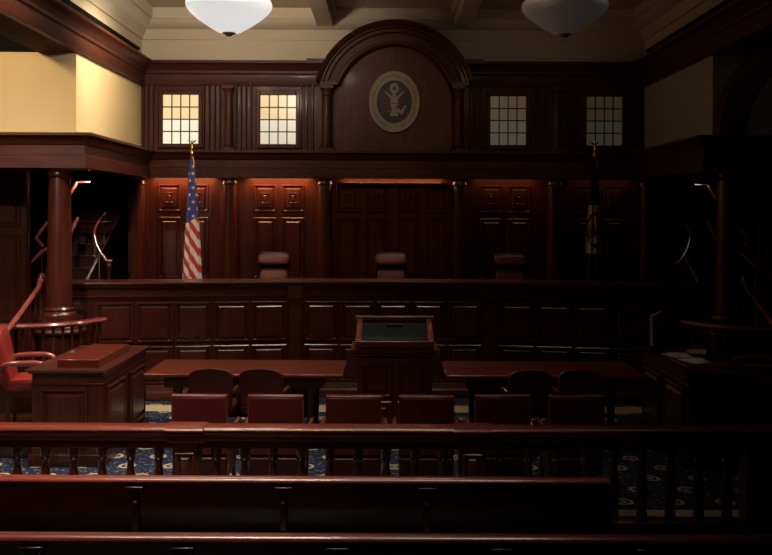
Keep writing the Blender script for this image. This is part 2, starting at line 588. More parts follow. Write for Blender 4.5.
# ------------------------------------------------------------------ seal
GOLD = mat('pale_gold_ring', (.40, .35, .25), .6, .0, .3)
DARKFIELD = mat('dark_seal_field', (.028, .018, .016), .5)
SILVER = mat('pale_silver_relief', (.34, .32, .30), .55)
REDS = mat('seal_red', (.12, .03, .022), .5)
INK = mat('seal_letter_brown', (.10, .065, .03), .6)
GREEN = mat('seal_olive', (.10, .11, .06), .6)
seal = thing('round_seal', 'oval court seal with a spread eagle hung under the wooden arch', 'seal', (0.025, YB - .09, 4.28))
RX, RZ = .405, .49
def ell(g, r0, r1, y0, y1, seg=64):
    rings = []
    for i in range(seg):
        a = 2 * PI * i / seg
        rings.append([(r0 * RX * math.cos(a), y1, r0 * RZ * math.sin(a)), (r0 * RX * math.cos(a), y0, r0 * RZ * math.sin(a)),
                      (r1 * RX * math.cos(a), y0, r1 * RZ * math.sin(a)), (r1 * RX * math.cos(a), y1, r1 * RZ * math.sin(a))])
    rings.append(rings[0])
    return g.loft(rings, cap=False)
g = G()
g.prism([(.97 * RX * math.cos(2 * PI * i / 64), .97 * RZ * math.sin(2 * PI * i / 64)) for i in range(64)], -.01, .03, 'y')
obj('field', g, DARKFIELD, seal, world=False)
obj('letter_ring', ell(G(), .73, .96, -.022, .0), GOLD, seal, world=False)
g = ell(G(), .955, 1.0, -.035, .03)
ell(g, .70, .735, -.03, 0)
obj('rim', g, GOLD, seal, world=False)
g = G()
# worn raised letter strokes round the ring
random.seed(3)
nl = 40
for i in range(nl):
    a = 2 * PI * (i + .5) / nl
    if abs(math.sin(a) + 1) < .06: continue
    for q in (-.35, .35):
        if random.random() < .12: continue
        aa = a + q * .6 * 2 * PI / nl
        c = Vector((.845 * RX * math.cos(aa), -.024, .845 * RZ * math.sin(aa)))
        M = Matrix.Translation(c) @ Matrix.Rotation(-aa + PI / 2 + random.uniform(-.25, .25), 4, 'Y')
        g.box(-.004, .004, -.003, .003, -.024, .024, M)
    if random.random() < .7:
        c = Vector((.845 * RX * math.cos(a), -.024, .845 * RZ * math.sin(a)))
        M = Matrix.Translation(c) @ Matrix.Rotation(-a + PI / 2, 4, 'Y')
        zz = random.choice((-.02, 0, .02))
        g.box(-.013, .013, -.003, .003, zz - .004, zz + .004, M)
obj('lettering', g, INK, seal, world=False)
# eagle
eag = obj('eagle', G().loft([[(.060 * math.cos(2 * PI * i / 16) * w, -.012 - .02 * (w > .3), z + .02 * math.sin(2 * PI * i / 16) * 0) if False else (.06 * w * math.cos(2 * PI * i / 16), -.014 + .018 * w * math.sin(2 * PI * i / 16), z) for i in range(16)] for z, w in ((-.13, .45), (-.09, .8), (-.02, 1.0), (.05, .95), (.09, .6), (.12, .45), (.15, .5), (.165, .2))]), SILVER, seal, world=False)
for s in (-1, 1):
    g = G()
    for k in range(6):
        a = math.radians(62 - k * 24)
        ln = .20 - .012 * k
        bx, bz = s * .035, .06 - .018 * k
        tip = (bx + s * ln * math.cos(a) * .85, bz + ln * math.sin(a))
        nx, nz = -s * math.sin(a) * .017, math.cos(a) * .017
        g.prism([(bx - nx, bz - nz), (tip[0] - nx * .6, tip[1] - nz * .6), tip, (tip[0] + nx, tip[1] + nz), (bx + nx, bz + nz)], -.022 + .001 * k, -.008, 'y')
    w = obj('wing', g, REDS if False else DARKFIELD, eag, world=False)
    w.data.materials[0] = REDS
    g = G().prism([(s * .03, .075), (s * .145, .175), (s * .16, .16), (s * .05, .045)], -.03, -.012, 'y')
    obj('wing_edge', g, SILVER, eag, world=False)
    g = G().prism([(s * .02, -.12), (s * .12, -.21), (s * .15, -.16), (s * .20, -.06), (s * .17, -.05), (s * .11, -.14), (s * .05, -.10)] if s > 0 else [(s * .02, -.12), (s * .10, -.19), (s * .14, -.185), (s * .17, -.14), (s * .13, -.15), (s * .05, -.10)], -.024, -.008, 'y')
    obj('arrows' if s > 0 else 'olive_branch', g, SILVER if s > 0 else GREEN, eag, world=False)
g = G().prism([(-.055, .05), (.055, .05), (.055, -.05), (0, -.1), (-.055, -.05)], -.044, -.02, 'y')
obj('shield', g, SILVER, eag, world=False)
g = G().box(-.05, .05, -.047, -.043, -.035, -.02)
obj('shield_bar', g, REDS, eag, world=False)
g = G().prism([(-.03, -.12), (.03, -.12), (.075, -.2), (.05, -.235), (0, -.22), (-.05, -.235), (-.075, -.2)], -.03, -.008, 'y')
obj('tail', g, SILVER, eag, world=False)
g = G().prism([(.075 * math.cos(2 * PI * i / 24), .215 + .085 * math.sin(2 * PI * i / 24)) for i in range(24)], -.028, -.008, 'y')
gl = obj('glory', g, SILVER, seal, world=False)
g = G().prism([(.034 * math.cos(2 * PI * i / 24), .215 + .038 * math.sin(2 * PI * i / 24)) for i in range(24)], -.032, -.02, 'y')
obj('glory_centre', g, GREEN, gl, world=False)

# ------------------------------------------------------------------ ceiling lamps
def lamp(loc, label, e, nm):
    t = thing('ceiling_lamp', label, 'ceiling lamp', loc, 0, 'bowl lamps hanging from the ceiling')
    g = G()
    pr = [(.06, 0.0), (.12, .012), (.24, .085), (.34, .155), (.41, .215), (.445, .265), (.452, .30), (.44, .335), (.42, .35)]
    inn = [(r - .012, z + .008) for r, z in reversed(pr)]
    R = [[(r * math.cos(2 * PI * i / 40), r * math.sin(2 * PI * i / 40), z) for i in range(40)] for r, z in pr + inn]
    g.loft(R, cap=False)
    g.lathe([(.062, 0), (.062, .006), (.05, .008)], seg=24)
    obj('bowl', g, lampglass('opal_glass_' + nm, e), t, world=False)
    g = G().lathe([(.012, -.035), (.03, -.03), (.045, -.012), (.07, -.004), (.07, .006), (.03, .012)], seg=24)
    obj('finial', g, BRONZE, t, world=False)
    obj('stem', G().lathe([(.012, 0.0), (.012, ZCEIL - loc[2] - .02)], seg=10), BRONZE, t, world=False)
    g = G()
    for k in range(3):
        a = 2 * PI * k / 3 + .4
        g.tube([(.43 * math.cos(a), .43 * math.sin(a), .34), (.02 * math.cos(a), .02 * math.sin(a), .95)], .006, 6)
    obj('hanger', g, BRONZE, t, world=False)
    obj('canopy', G().lathe([(.10, ZCEIL - loc[2] - .0), (.10, ZCEIL - loc[2] - .02), (.05, ZCEIL - loc[2] - .06), (.02, ZCEIL - loc[2] - .07)], seg=24), BRONZE, t, world=False)
    return t
lamp((-1.76, 9.26, 4.385), 'bright white glass bowl lamp hanging above the striped flag side', .68, 'bright')
lamp((1.77, 9.26, 4.385), 'dim grey glass bowl lamp hanging above the blue flag side', .010, 'dim')

# ------------------------------------------------------------------ judges' bench
bt = thing('judges_bench', 'long panelled dark wood bench with angled wings, across the back below the three chairs', 'bench', (0, 12.0, 0))
bp = [(-4.28, 11.58), (-1.33, 12.0), (1.33, 12.0), (4.28, 11.58)]
obj('bench_body', G().sweep(bp, [(0, .01), (0, 1.5), (-.10, 1.5), (-.10, .01)], -1), MB, bt)
obj('bench_top', G().sweep(bp, [(.07, 1.535), (.075, 1.55), (.07, 1.565), (-.55, 1.565), (-.55, 1.51), (-.1, 1.51), (.03, 1.49), (.045, 1.505), (.045, 1.53)], -1), MH, bt)
obj('cornice_moulding', G().sweep(bp, [(-.01, 1.33), (.012, 1.33), (.015, 1.355), (.04, 1.372), (.04, 1.385), (-.01, 1.387)], -1), MH, bt)
obj('base_moulding', G().sweep(bp, [(-.01, .01), (.10, .01), (.10, .10), (.05, .12), (.03, .20), (-.01, .205)], -1), MH, bt)
def frame_of(p0, p1):
    p0, p1 = Vector((*p0, 0)), Vector((*p1, 0))
    u = (p1 - p0).normalized()
    return p0, u, Vector((u.y, -u.x, 0)), (p1 - p0).length
BL = ((0, -.004), (0, .024), (.008, .032), (.020, .032), (.036, .006), (.044, .006), (.074, .034))
for k in range(3):
    p0, u, n, L = frame_of(bp[k], bp[k + 1])
    m0 = .10 if k == 1 else .12
    cnt = 5
    if k == 0: s0, s1 = L - .10 - 5 * .505, L - .10
    elif k == 2: s0, s1 = .10, .10 + 5 * .505
    else: s0, s1 = .11, L - .11
    stp = (s1 - s0) / cnt
    for i in range(cnt):
        c = p0 + u * (s0 + stp * (i + .5))
        for zc, hh in ((1.03, .535), (.46, .50)):
            obj('raised_panel', G().panel((c.x, c.y, zc), u, n, stp - .035, hh, levels=BL), MB, bt)
for s in (-1, 1):
    g = G().box(s * 1.33 - .085, s * 1.33 + .085, 11.955, 12.05, .02, 1.5)
    g.box(s * 1.33 - .10, s * 1.33 + .10, 11.935, 12.05, 1.33, 1.50)
    g.box(s * 1.33 - .10, s * 1.33 + .10, 11.90, 12.05, .02, .22)
    obj('pilaster', g, MB, bt, .006)

# ------------------------------------------------------------------ judges' chairs
def cushion(g, sx, sy, sz, c=(0, 0, 0), e=.45, n=24, tilt=0.0, bulge=0.0):
    """superellipsoid pad"""
    def sp(w, p):
        return math.copysign(abs(w) ** p, w)
    rings = []
    M = Matrix.Translation(c) @ Matrix.Rotation(tilt, 4, 'X')
    for j in range(1, 12):
        a = -PI / 2 + PI * j / 12
        rings.append([tuple(M @ Vector((sx * sp(math.cos(a), e) * sp(math.cos(2 * PI * i / n), e), sy * sp(math.cos(a), e) * sp(math.sin(2 * PI * i / n), e), sz * sp(math.sin(a), e)))) for i in range(n)])
    g.loft(rings)
    return g

def judge_chair(label, loc):
    t = thing('judge_chair', label, 'chair', loc, 0, 'leather chairs behind the judges bench')
    obj('head_pad', cushion(G(), .235, .055, .082, (0, .0, 1.045), .42, tilt=-.3), L_JUDGE, t, world=False)
    obj('back_shell', cushion(G(), .245, .035, .34, (0, .07, .82), .3, tilt=-.06), L_DARK, t, world=False)
    b = obj('backrest', cushion(G(), .215, .06, .245, (0, .005, .675), .4, tilt=-.25), L_JUDGE, t, world=False)
    obj('seat', cushion(G(), .26, .26, .07, (0, -.25, .47), .4), L_JUDGE, t, world=False)
    for s in (-1, 1):
        g = G().tube([(s * .27, .06, .62), (s * .29, -.05, .66), (s * .29, -.36, .66), (s * .285, -.42, .60), (s * .25, -.40, .44)], .022, 8)
        obj('armrest', g, L_DARK, t, world=False)
    obj('pedestal', G().lathe([(.035, .10), (.035, .42)], 0, -.2, 14), STEEL, t, world=False)
    for k in range(5):
        a = 2 * PI * k / 5 + .3
        c = (math.cos(a), math.sin(a))
        g = G().tube([(0, -.2, .12), (.28 * c[0], -.2 + .28 * c[1], .075)], [.03, .018], 8)
        f = obj('base_spoke', g, PLASTIC, t, world=False)
        obj('caster', G().uvsphere((.28 * c[0], -.2 + .28 * c[1], .034), .032, 10, 6), PLASTIC, f, world=False)
    return t
JZ = ZP + .003
JC = judge_chair('burgundy leather judge chair beside the striped flag, brightest of the three', (-1.77, 13.1, JZ))
dup(JC, (-.02, 13.1, ZP + .003), label='burgundy leather judge chair in the middle, straight behind the lectern')
dup(JC, (1.75, 13.1, ZP + .003), label='burgundy leather judge chair beside the blue flag, darkest of the three')

# ------------------------------------------------------------------ flags
def starry():
    m = mat('flag_cloth_stars_and_stripes', (.6, .05, .05), .8, 0, .2)
    t = NT(m)
    P = t.xyz(t.obj())
    # oblique bands: the cloth hangs gathered, so the stripes run down on a slant
    q = t.m('ADD', P[2], t.m('MULTIPLY', P[0], 1.75))
    q2 = t.m('ADD', q, t.m('MULTIPLY', P[1], -.5))
    st = t.m('GREATER_THAN', t.m('FRACT', t.m('DIVIDE', q2, .235)), .5)
    col = t.mix(st, (.82, .76, .70), (.60, .055, .06))
    edge = t.m('ADD', P[2], t.m('MULTIPLY', P[0], -.55))
    can = t.m('GREATER_THAN', edge, 1.62)
    col = t.mix(can, col, (.085, .075, .27))
    t.link(col, bsdf(m).inputs['Base Color'])
    return m

def flag_cloth(zt, zb, rt, rb, folds, seed, amp=.22, ang=0.0):
    random.seed(seed)
    ph = [random.uniform(0, 6.28) for _ in range(4)]
    g = G()
    rings = []
    n = 96
    for j in range(41):
        f = j / 40
        z = zt + (zb - zt) * f
        r = rt + (rb - rt) * (1 - (1 - f) ** 1.5)
        ring = []
        for i in range(n):
            a = 2 * PI * i / n
            w = 1 + amp * min(1, f * 4 + .25) * (math.cos(folds * a + ph[0] + .6 * f) * .7 + .3 * math.cos((folds + 3) * a + ph[1] - f))
            ring.append((r * w * math.cos(a) * 1.08, r * w * math.sin(a) * .62, z + (.02 * math.cos(folds * a + ph[0]) if j == 40 else 0)))
        rings.append(ring)
    g.loft(rings)
    return g, rings

def star_poly(c, r, u, v, n):
    pts = []
    for k in range(10):
        a = PI / 2 + 2 * PI * k / 10
        q = r if k % 2 == 0 else r * .45
        pts.append(c + u * (q * math.cos(a)) + v * (q * math.sin(a)) + n)
    return pts

def flag(label, loc, mt, zt, zb, stars, nm):
    t = thing('flag_on_pole', label, 'flag', loc)
    obj('pole', G().lathe([(.016, .03), (.016, 2.66)], seg=12), MD, t, world=False)
    obj('stand', G().lathe([(.19, 0), (.19, .025), (.14, .05), (.05, .075), (.03, .14)], seg=28), BRASS, t, world=False)
    g = G().lathe([(.012, 2.58), (.03, 2.62), (.03, 2.66), (.014, 2.69), (.022, 2.72), (.012, 2.75), (.008, 2.80), (.005, 2.85)], seg=14)
    fin = obj('finial', g, BRASS, t, world=False)
    g = G()
    g.uvsphere((0, 0, 2.80), .02, 8, 6, (1, .7, 1.3))
    for s in (-1, 1):
        g.prism([(0, 2.79), (s * .035, 2.80), (s * .07, 2.845), (s * .045, 2.84), (s * .01, 2.82)], -.006, .006, 'y')
    obj('eagle_finial', g, BRASS, fin, world=False)
    g, rings = flag_cloth(zt, zb, .024, .125, 7, 5 if stars else 9)
    c = obj('cloth', g, mt, t, world=False, angle=80)
    if stars:
        g = G()
        for j in range(3, 23, 2):
            f = rings[j]
            lst = [i for i in range(len(f)) if f[i][1] < 0]
            row = 1 if j < 5 else 2
            for k in range(row):
                i = 48 + int(48 * (k + .5 + (.22 if (j // 2) % 2 else -.22)) / row)
                i = max(50, min(94, i))
                p = Vector(f[i])
                pa, pb = Vector(f[(i + 1) % 96]), Vector(f[i - 1])
                u = (pa - pb).normalized()
                v = (Vector(rings[j - 1][i]) - Vector(rings[j + 1][i])).normalized()
                nrm = v.cross(u)
                if nrm.y > 0: nrm = -nrm
                # stay inside the blue canton
                if p.z - .55 * p.x < 1.66: continue
                pts = star_poly(p, .030, u, v, nrm * .006)
                pts2 = [q - nrm * .012 for q in pts]
                g.loft([pts2, pts])
        obj('stars', g, PAPER, c, world=False)
        ck = G().tube([(.02, -.03, 2.55), (.035, -.05, 2.35), (.03, -.06, 2.2)], .008, 6)
    g = G().tube([(.015, -.02, 2.58), (.04, -.035, 2.50), (.03, -.04, 2.42)], .007, 6)
    obj('cord', g, BRASS, t, world=False)
    return t

def blueflag():
    m = mat('flag_cloth_navy', (.02, .03, .10), .8, 0, .2)
    t = NT(m)
    P = t.xyz(t.obj())
    x, z = P[0], P[2]
    zc = 1.515
    dz = t.m('SUBTRACT', z, zc)
    box = t.m('LESS_THAN', t.m('ABSOLUTE', dz), .365)
    e = lambda a, b, oz: t.m('SQRT', t.m('ADD', t.m('POWER', t.m('DIVIDE', x, a), 2), t.m('POWER', t.m('DIVIDE', t.m('SUBTRACT', dz, oz), b), 2)))
    d = e(.125, .27, -.01)
    ringm = t.m('MULTIPLY', t.m('LESS_THAN', d, 1.0), t.m('GREATER_THAN', d, .78))
    nz = t.n('ShaderNodeTexNoise')
    nz.inputs['Scale'].default_value = 9
    t.link(t.obj(), nz.inputs['Vector'])
    fig = t.m('MULTIPLY', t.m('LESS_THAN', d, .78), t.m('GREATER_THAN', nz.outputs[0], .47))
    fig2 = t.m('MULTIPLY', t.m('LESS_THAN', e(.085, .045, -.17), 1.0), 1.0)
    c = t.mix(box, (.015, .024, .085), (.55, .50, .42))
    c = t.mix(ringm, c, (.02, .022, .05))
    c = t.mix(t.m('LESS_THAN', d, .78), c, (.11, .07, .05))
    c = t.mix(fig, c, (.52, .27, .10))
    c = t.mix(fig2, c, (.55, .50, .45))
    t.link(c, bsdf(m).inputs['Base Color'])
    return m

flag('gathered stars and stripes flag with a brass eagle on its pole', (-3.045, 13.35, ZP + .003), starry(), 2.60, .45, True, 'us')
f2 = flag('gathered navy flag with a white emblem band in the dark', (3.06, 13.35, ZP + .003), blueflag(), 2.60, .45, False, 'st')

# ------------------------------------------------------------------ stairs, handrails and corner balustrades
def mx(pts, s):
    return [(s * p[0], p[1], p[2]) for p in pts]
def smooth(pts, n=8):
    P = [Vector(p) for p in pts]
    out = []
    for i in range(len(P) - 1):
        p0, p1, p2, p3 = P[max(i - 1, 0)], P[i], P[i + 1], P[min(i + 2, len(P) - 1)]
        for k in range(n):
            u = k / n
            out.append(.5 * ((2 * p1) + (p2 - p0) * u + (2 * p0 - 5 * p1 + 4 * p2 - p3) * u * u + (3 * p1 - p0 - 3 * p2 + p3) * u ** 3))
    out.append(P[-1])
    return out

HR = wood('reddish_handrail', (.30, .075, .06), (.22, .045, .036), rough=.16, coat=.8)
for s, where in ((-1, 'beyond the thick column above the red armchair'), (1, 'in the dark bay behind the paper-strewn desk')):
    t = thing('staircase', 'dark wooden staircase climbing ' + where, 'stairs', (s * 4.98, 13.5, 1.05), 0, 'staircases in the side bays')
    g = G()
    for k in range(8):
        z = 1.26 + k * .18
        y = 13.25 + k * .26
        a, b = sorted((s * 4.66, s * 5.30))
        st = obj('step', G().box(a, b, y, 16.0, z - .18 + .001, z - .025), MD, t)
        obj('tread', G().box(a, b, y - .025, y + .27, z - .025, z), MDH, st, .006)
    for xx in (4.62, 5.31):
        pts = [(13.1, 1.05), (13.1, 1.35), (15.9, 3.02), (15.9, 2.5), (13.6, 1.05)]
        obj('stringer', G().prism(pts, s * xx - .02, s * xx + .02, 'x'), MD, t)
    # curving handrail with its newel
    ht = thing('curved_handrail', 'slender S-curved handrail with newel post ' + where, 'handrail', (s * 4.30, 13.2, 1.05), 0, 'curved handrails at the stairs')
    pts = smooth(mx([(4.27, 13.25, 1.74), (4.36, 13.35, 1.79), (4.55, 13.6, 1.95), (4.70, 13.9, 2.17), (4.745, 14.25, 2.34), (4.72, 14.5, 2.47)], s))
    obj('rail', G().tube(pts, .024, 10), HR, ht)
    g = G().lathe([(.05, 1.055), (.05, 1.15), (.03, 1.2), (.026, 1.62), (.045, 1.66), (.045, 1.70), (.03, 1.73)], s * 4.27, 13.25, 14)
    obj('newel', g, MD, ht)
    obj('newel_cap', G().uvsphere((s * 4.27, 13.25, 1.76), .045, 12, 8, (1.3, 1.3, .6)), HR, ht)
    for p in pts[14::12]:
        obj('spindle', G().tube([(p.x, p.y, p.z - .01), (p.x, p.y, max(1.06, p.z - .75))], .011, 6), BRONZE, ht)
    # straight rail on the far side of the flight, passing behind the thick column
    st2 = thing('stair_handrail', 'straight stair handrail with landing return ' + where, 'handrail', (s * 5.3, 13.0, 1.05), 0, 'straight handrails at the stairs')
    lo = mx([(5.36, 12.98, 1.73), (5.26, 13.2, 1.90), (5.04, 13.7, 2.08), (5.0, 14.0, 2.39)], s)
    obj('rail', G().tube(lo, .030, 10), HR, st2)
    hi = mx([(5.26, 13.22, 1.99), (5.31, 13.1, 2.10), (5.30, 13.3, 2.23), (5.12, 13.9, 2.72), (5.05, 14.1, 2.96), (4.84, 14.1, 2.965)], s)
    obj('rail', G().tube(hi, .026, 10), HR, st2)
    par = mx([(5.09, 13.68, 2.04), (5.04, 13.98, 2.35)], s)
    obj('rail', G().tube(par, .014, 8), HR, st2)
    obj('newel', G().lathe([(.05, 1.055), (.05, 1.5), (.03, 1.56), (.03, 1.66), (.05, 1.70), (.05, 1.75)], s * 5.37, 12.96, 14), MD, st2)
    for p in (lo[1], lo[2], lo[3]):
        obj('baluster', G().tube([(p[0], p[1], p[2]), (p[0], p[1], 1.07)], .016, 8), MD, st2)
    # steep front handrail going down from the column
    fr = thing('front_handrail', 'polished sloping handrail with turned balusters ' + ('above the red armchair' if s < 0 else 'above the chair in the dark corner'), 'handrail', (s * 4.5, 10.7, 0), 0, 'sloping handrails of the side bays')
    fpts = mx([(4.40, 9.75, 1.04), (4.47, 10.5, 1.27), (4.555, 11.3, 1.52), (4.57, 11.4, 1.62)], s)
    obj('rail', G().tube(fpts, .034, 10), HR, fr)
    for i in range(6):
        f = (i + .5) / 6
        a, b = Vector(fpts[0]), Vector(fpts[2])
        p = a.lerp(b, f)
        zb = .66
        obj('baluster', G().lathe([(.03, zb), (.03, zb + .06), (.016, zb + .09), (.028, zb + .2), (.02, p.z - .1), (.013, p.z - .02)], p.x, p.y, 10), MD, fr)
    obj('newel', G().lathe([(.06, .64), (.06, 1.1), (.04, 1.16), (.035, 1.50), (.055, 1.54), (.055, 1.64), (.03, 1.70)], s * 4.58, 11.46, 16), MD, fr)
    # rounded platform and balustrade round the foot of the thick column
    pl = thing('column_pedestal', 'stepped round pedestal under the thick column ' + ('near the red armchair' if s < 0 else 'near the dark corner chair'), 'pedestal', (s * 4.26, YT + .02, 0), 0, 'pedestals of the corner columns')
    obj('drum', G().lathe([(.32, .645), (.32, .95), (.31, .97)], s * 4.26, YT + .02, 48), MD, pl)
    obj('plinth_moulding', G().lathe([(.36, .97), (.37, 1.0), (.36, 1.02), (.335, 1.03), (.335, 1.05), (.325, 1.06), (.32, 1.088)], s * 4.26, YT + .02, 48), MH, pl)
    wp = struct('floor_curved_platform_' + ('left' if s < 0 else 'right'), G().lathe([(.87, .01), (.87, .60), (.90, .61), (.90, .64)], s * 4.5, YT - .02, 64), MDH)
    cb = thing('curved_balustrade', 'low curved balustrade with polished top rail ' + ('behind the red armchair' if s < 0 else 'behind the dark corner chair'), 'balustrade', (s * 4.2, 10.4, .64), 0, 'curved balustrades of the side bays')
    arc = [(4.5 - .84 * math.cos(math.radians(8 + 92 * k / 24)), YT - .02 - .84 * math.sin(math.radians(8 + 92 * k / 24))) for k in range(25)]
    arc = [(s * x, y) for x, y in arc]
    obj('top_rail', G().sweep(arc, [(-.07, 1.135), (-.075, 1.15), (-.06, 1.175), (.06, 1.175), (.075, 1.15), (.07, 1.135), (.03, 1.11), (-.03, 1.11)]), HR, cb)
    obj('bottom_rail', G().sweep(arc, [(-.04, .642), (-.04, .70), (.04, .70), (.04, .642)]), MD, cb)
    for k in range(1, 24, 2):
        x, y = arc[k]
        obj('baluster', G().lathe([(.024, .70), (.024, .76), (.011, .79), (.022, .86), (.02, .92), (.010, 1.04), (.02, 1.07), (.02, 1.11)], x, y, 12), MV, cb)

# ------------------------------------------------------------------ counsel tables
TABLE = None
def counsel_table(label, s):
    t = thing('counsel_table', label, 'table', (s * 1.63, 9.92, 0), 0, 'long counsel tables')
    obj('tabletop', G().box(-1.075, 1.075, -.47, .47, .725, .76), MT, t, .008, False)
    g = G().box(-.86, .86, -.40, -.375, .60, .724)
    g.box(-.86, .86, .375, .40, .60, .724)
    g.box(-.86, -.835, -.375, .375, .60, .724)
    g.box(.835, .86, -.375, .375, .60, .724)
    obj('apron', g, MDH, t, .004, False)
    obj('modesty_panel', G().box(-.7, .7, .30, .325, .12, .60), MDH, t, .004, False)
    for sx in (-1, 1):
        for sy in (-1, 1):
            g = G().box(sx * .72 - .045, sx * .72 + .045, sy * .36 - .045, sy * .36 + .045, .55, .72)
            g.lathe([(.03, .0), (.038, .03), (.028, .06), (.034, .12), (.042, .35), (.044, .45), (.034, .49), (.045, .52), (.045, .551)], sx * .72, sy * .36, 16)
            obj('leg', g, MD, t, 0, False)
    return t
counsel_table('long red-brown counsel table nearer the striped flag, two round-backed chairs at it', -1)
counsel_table('long dim counsel table nearer the blue flag, two round-backed chairs at it', 1)

# ------------------------------------------------------------------ round-backed chairs
def round_chair(label, loc, rz=0.0):
    t = thing('counsel_chair', label, 'chair', loc, rz, 'round-backed chairs at the counsel tables')
    def shape(w, z0, z1, r=.115):
        pts = [(-w * .94, z0)]
        for a in range(0, 91, 10):
            c, q = math.cos(math.radians(a)), math.sin(math.radians(a))
            pts.append((-w + r - r * c, z1 - .012 - r * .8 + r * .8 * q))
        pts += [(-w + r + (2 * w - 2 * r) * k / 6, z1 - .012 + .012 * math.sin(PI * k / 6)) for k in range(1, 6)]
        for a in range(90, -1, -10):
            c, q = math.cos(math.radians(a)), math.sin(math.radians(a))
            pts.append((w - r + r * c, z1 - .012 - r * .8 + r * .8 * q))
        pts.append((w * .94, z0))
        return pts
    g = G()
    sh = shape(.225, .50, .915)
    rings = []
    for y, k in ((-.035, .93), (-.045, .98), (-.02, 1.0), (.02, 1.0), (.035, .97), (.04, .9)):
        rings.append([(x * k, y - (z - .5) * .12, .7 + (z - .7) * (k if z > .7 else k)) for x, z in sh])
    g.loft(rings)
    obj('backrest', g, L_OX, t, .0, False)
    obj('seat', cushion(G(), .24, .235, .05, (0, .26, .46), .35), L_OX, t, 0, False)
    for s in (-1, 1):
        g = G().tube(smooth([(s * .22, -.03, .66), (s * .235, .1, .67), (s * .238, .28, .655), (s * .236, .34, .60), (s * .25, .34, .45)], 5), .02, 8)
        obj('armrest', g, MV, t, 0, False)
    obj('pedestal', G().lathe([(.03, .1), (.03, .42)], 0, .24, 12), PLASTIC, t, 0, False)
    for k in range(5):
        a = 2 * PI * k / 5 + .2
        g = G().tube([(0, .24, .11), (.27 * math.cos(a), .24 + .27 * math.sin(a), .07)], [.028, .02], 8)
        sp = obj('base_spoke', g, MD, t, 0, False)
        obj('caster', G().uvsphere((.27 * math.cos(a), .24 + .27 * math.sin(a), .032), .03, 10, 6), PLASTIC, sp, 0, False)
    return t
RC = round_chair('round-backed leather chair at the red-brown table, the one nearer its outer end', (-1.885, 9.02, 0), .05)
dup(RC, (-1.365, 9.02, 0), -.04, 'round-backed leather chair at the red-brown table, the one nearer the lectern')
dup(RC, (1.375, 9.02, 0), .03, 'round-backed leather chair at the dim table, the one nearer the lectern')
dup(RC, (1.90, 9.04, 0), -.05, 'round-backed leather chair at the dim table, the one nearer its outer end')

# ------------------------------------------------------------------ square-backed chairs in front of the bar
def square_chair(label, loc, rz):
    t = thing('square_back_chair', label, 'chair', loc, rz, 'square-backed chairs lined up along the bar')
    M = Matrix.Translation((0, 0, .52)) @ Matrix.Rotation(.10, 4, 'X') @ Matrix.Translation((0, 0, -.52))
    g = G().box(-.225, .225, -.035, .03, .42, .932, M)
    obj('backrest', g, L_OX, t, .012, False)
    g = G()
    for s in (-1, 1):
        g.box(s * .231 - .006, s * .231 + .006, -.036, .025, .42, .942, M)
    g.box(-.237, .237, -.036, .025, .932, .944, M)
    obj('back_frame', g, MT, t, .005, False)
    obj('seat', cushion(G(), .24, .24, .05, (0, .28, .455), .3), L_OX, t, 0, False)
    obj('seat_frame', G().box(-.235, .235, .04, .50, .385, .42), MT, t, .006, False)
    obj('seat_skirt', G().box(-.226, .226, -.045, .44, .20, .40), L_DARK, t, .01, False)
    for s in (-1, 1):
        for y in (.03, .47):
            g = G().loft([[(s * .215 + a * w, y + b * w + sp, z) for a, b in ((-1, -1), (1, -1), (1, 1), (-1, 1))] for z, w, sp in ((.0, .014, -.03 if y < .2 else .02), (.40, .022, 0))])
            obj('leg', g, MT, t, 0, False)
        g = G().tube(smooth([(s * .25, -.01, .64), (s * .275, .1, .655), (s * .275, .36, .645), (s * .262, .41, .6), (s * .245, .43, .40)], 5), .018, 8)
        obj('armrest', g, HR, t, 0, False)
    return t
sq = [(-1.685, .02, 'square-backed chair along the bar, directly before the post at the striped-flag side'),
      (-1.035, -.01, 'square-backed chair along the bar, second from the striped-flag end'),
      (-.37, .015, 'square-backed chair along the bar, partly before the lectern on its striped-flag side'),
      (.255, -.02, 'square-backed chair along the bar, partly before the lectern on its blue-flag side'),
      (.91, .01, 'square-backed chair along the bar, second from the blue-flag end'),
      (1.545, -.02, 'square-backed chair along the bar, at the dark blue-flag end of the row')]
SQ = None
for i, (x, r, lab) in enumerate(sq):
    y = 7.56 if i < 4 else 7.60
    if SQ is None: SQ = square_chair(lab, (x, y, 0), r)
    else: dup(SQ, (x, y, 0), r, lab)

# ------------------------------------------------------------------ lectern
t = thing('lectern', 'wide panelled wooden lectern with dark glass slope between the two tables', 'lectern', (.0, 9.6, 0))
x0, x1 = -.40, .40
obj('body', G().box(x0, x1, 9.36, 9.92, .10, 1.03), MV, t, .006)
obj('plinth', G().box(x0 - .04, x1 + .04, 9.32, 9.96, .0, .11), MD, t, .008)
for cx in (-.19, .19):
    for zc, h in ((.72, .36), (.33, .34)):
        obj('raised_panel', G().panel((cx, 9.36, zc), (1, 0, 0), (0, -1, 0), .32, h), MV, t)
obj('ledge', G().sweep([(x1 + .02, 9.92), (x1 + .02, 9.34), (x0 - .02, 9.34), (x0 - .02, 9.92)], [(-.04, .985), (.02, .985), (.03, 1.01), (.05, 1.02), (.05, 1.05), (-.04, 1.05)], 1), MH, t)
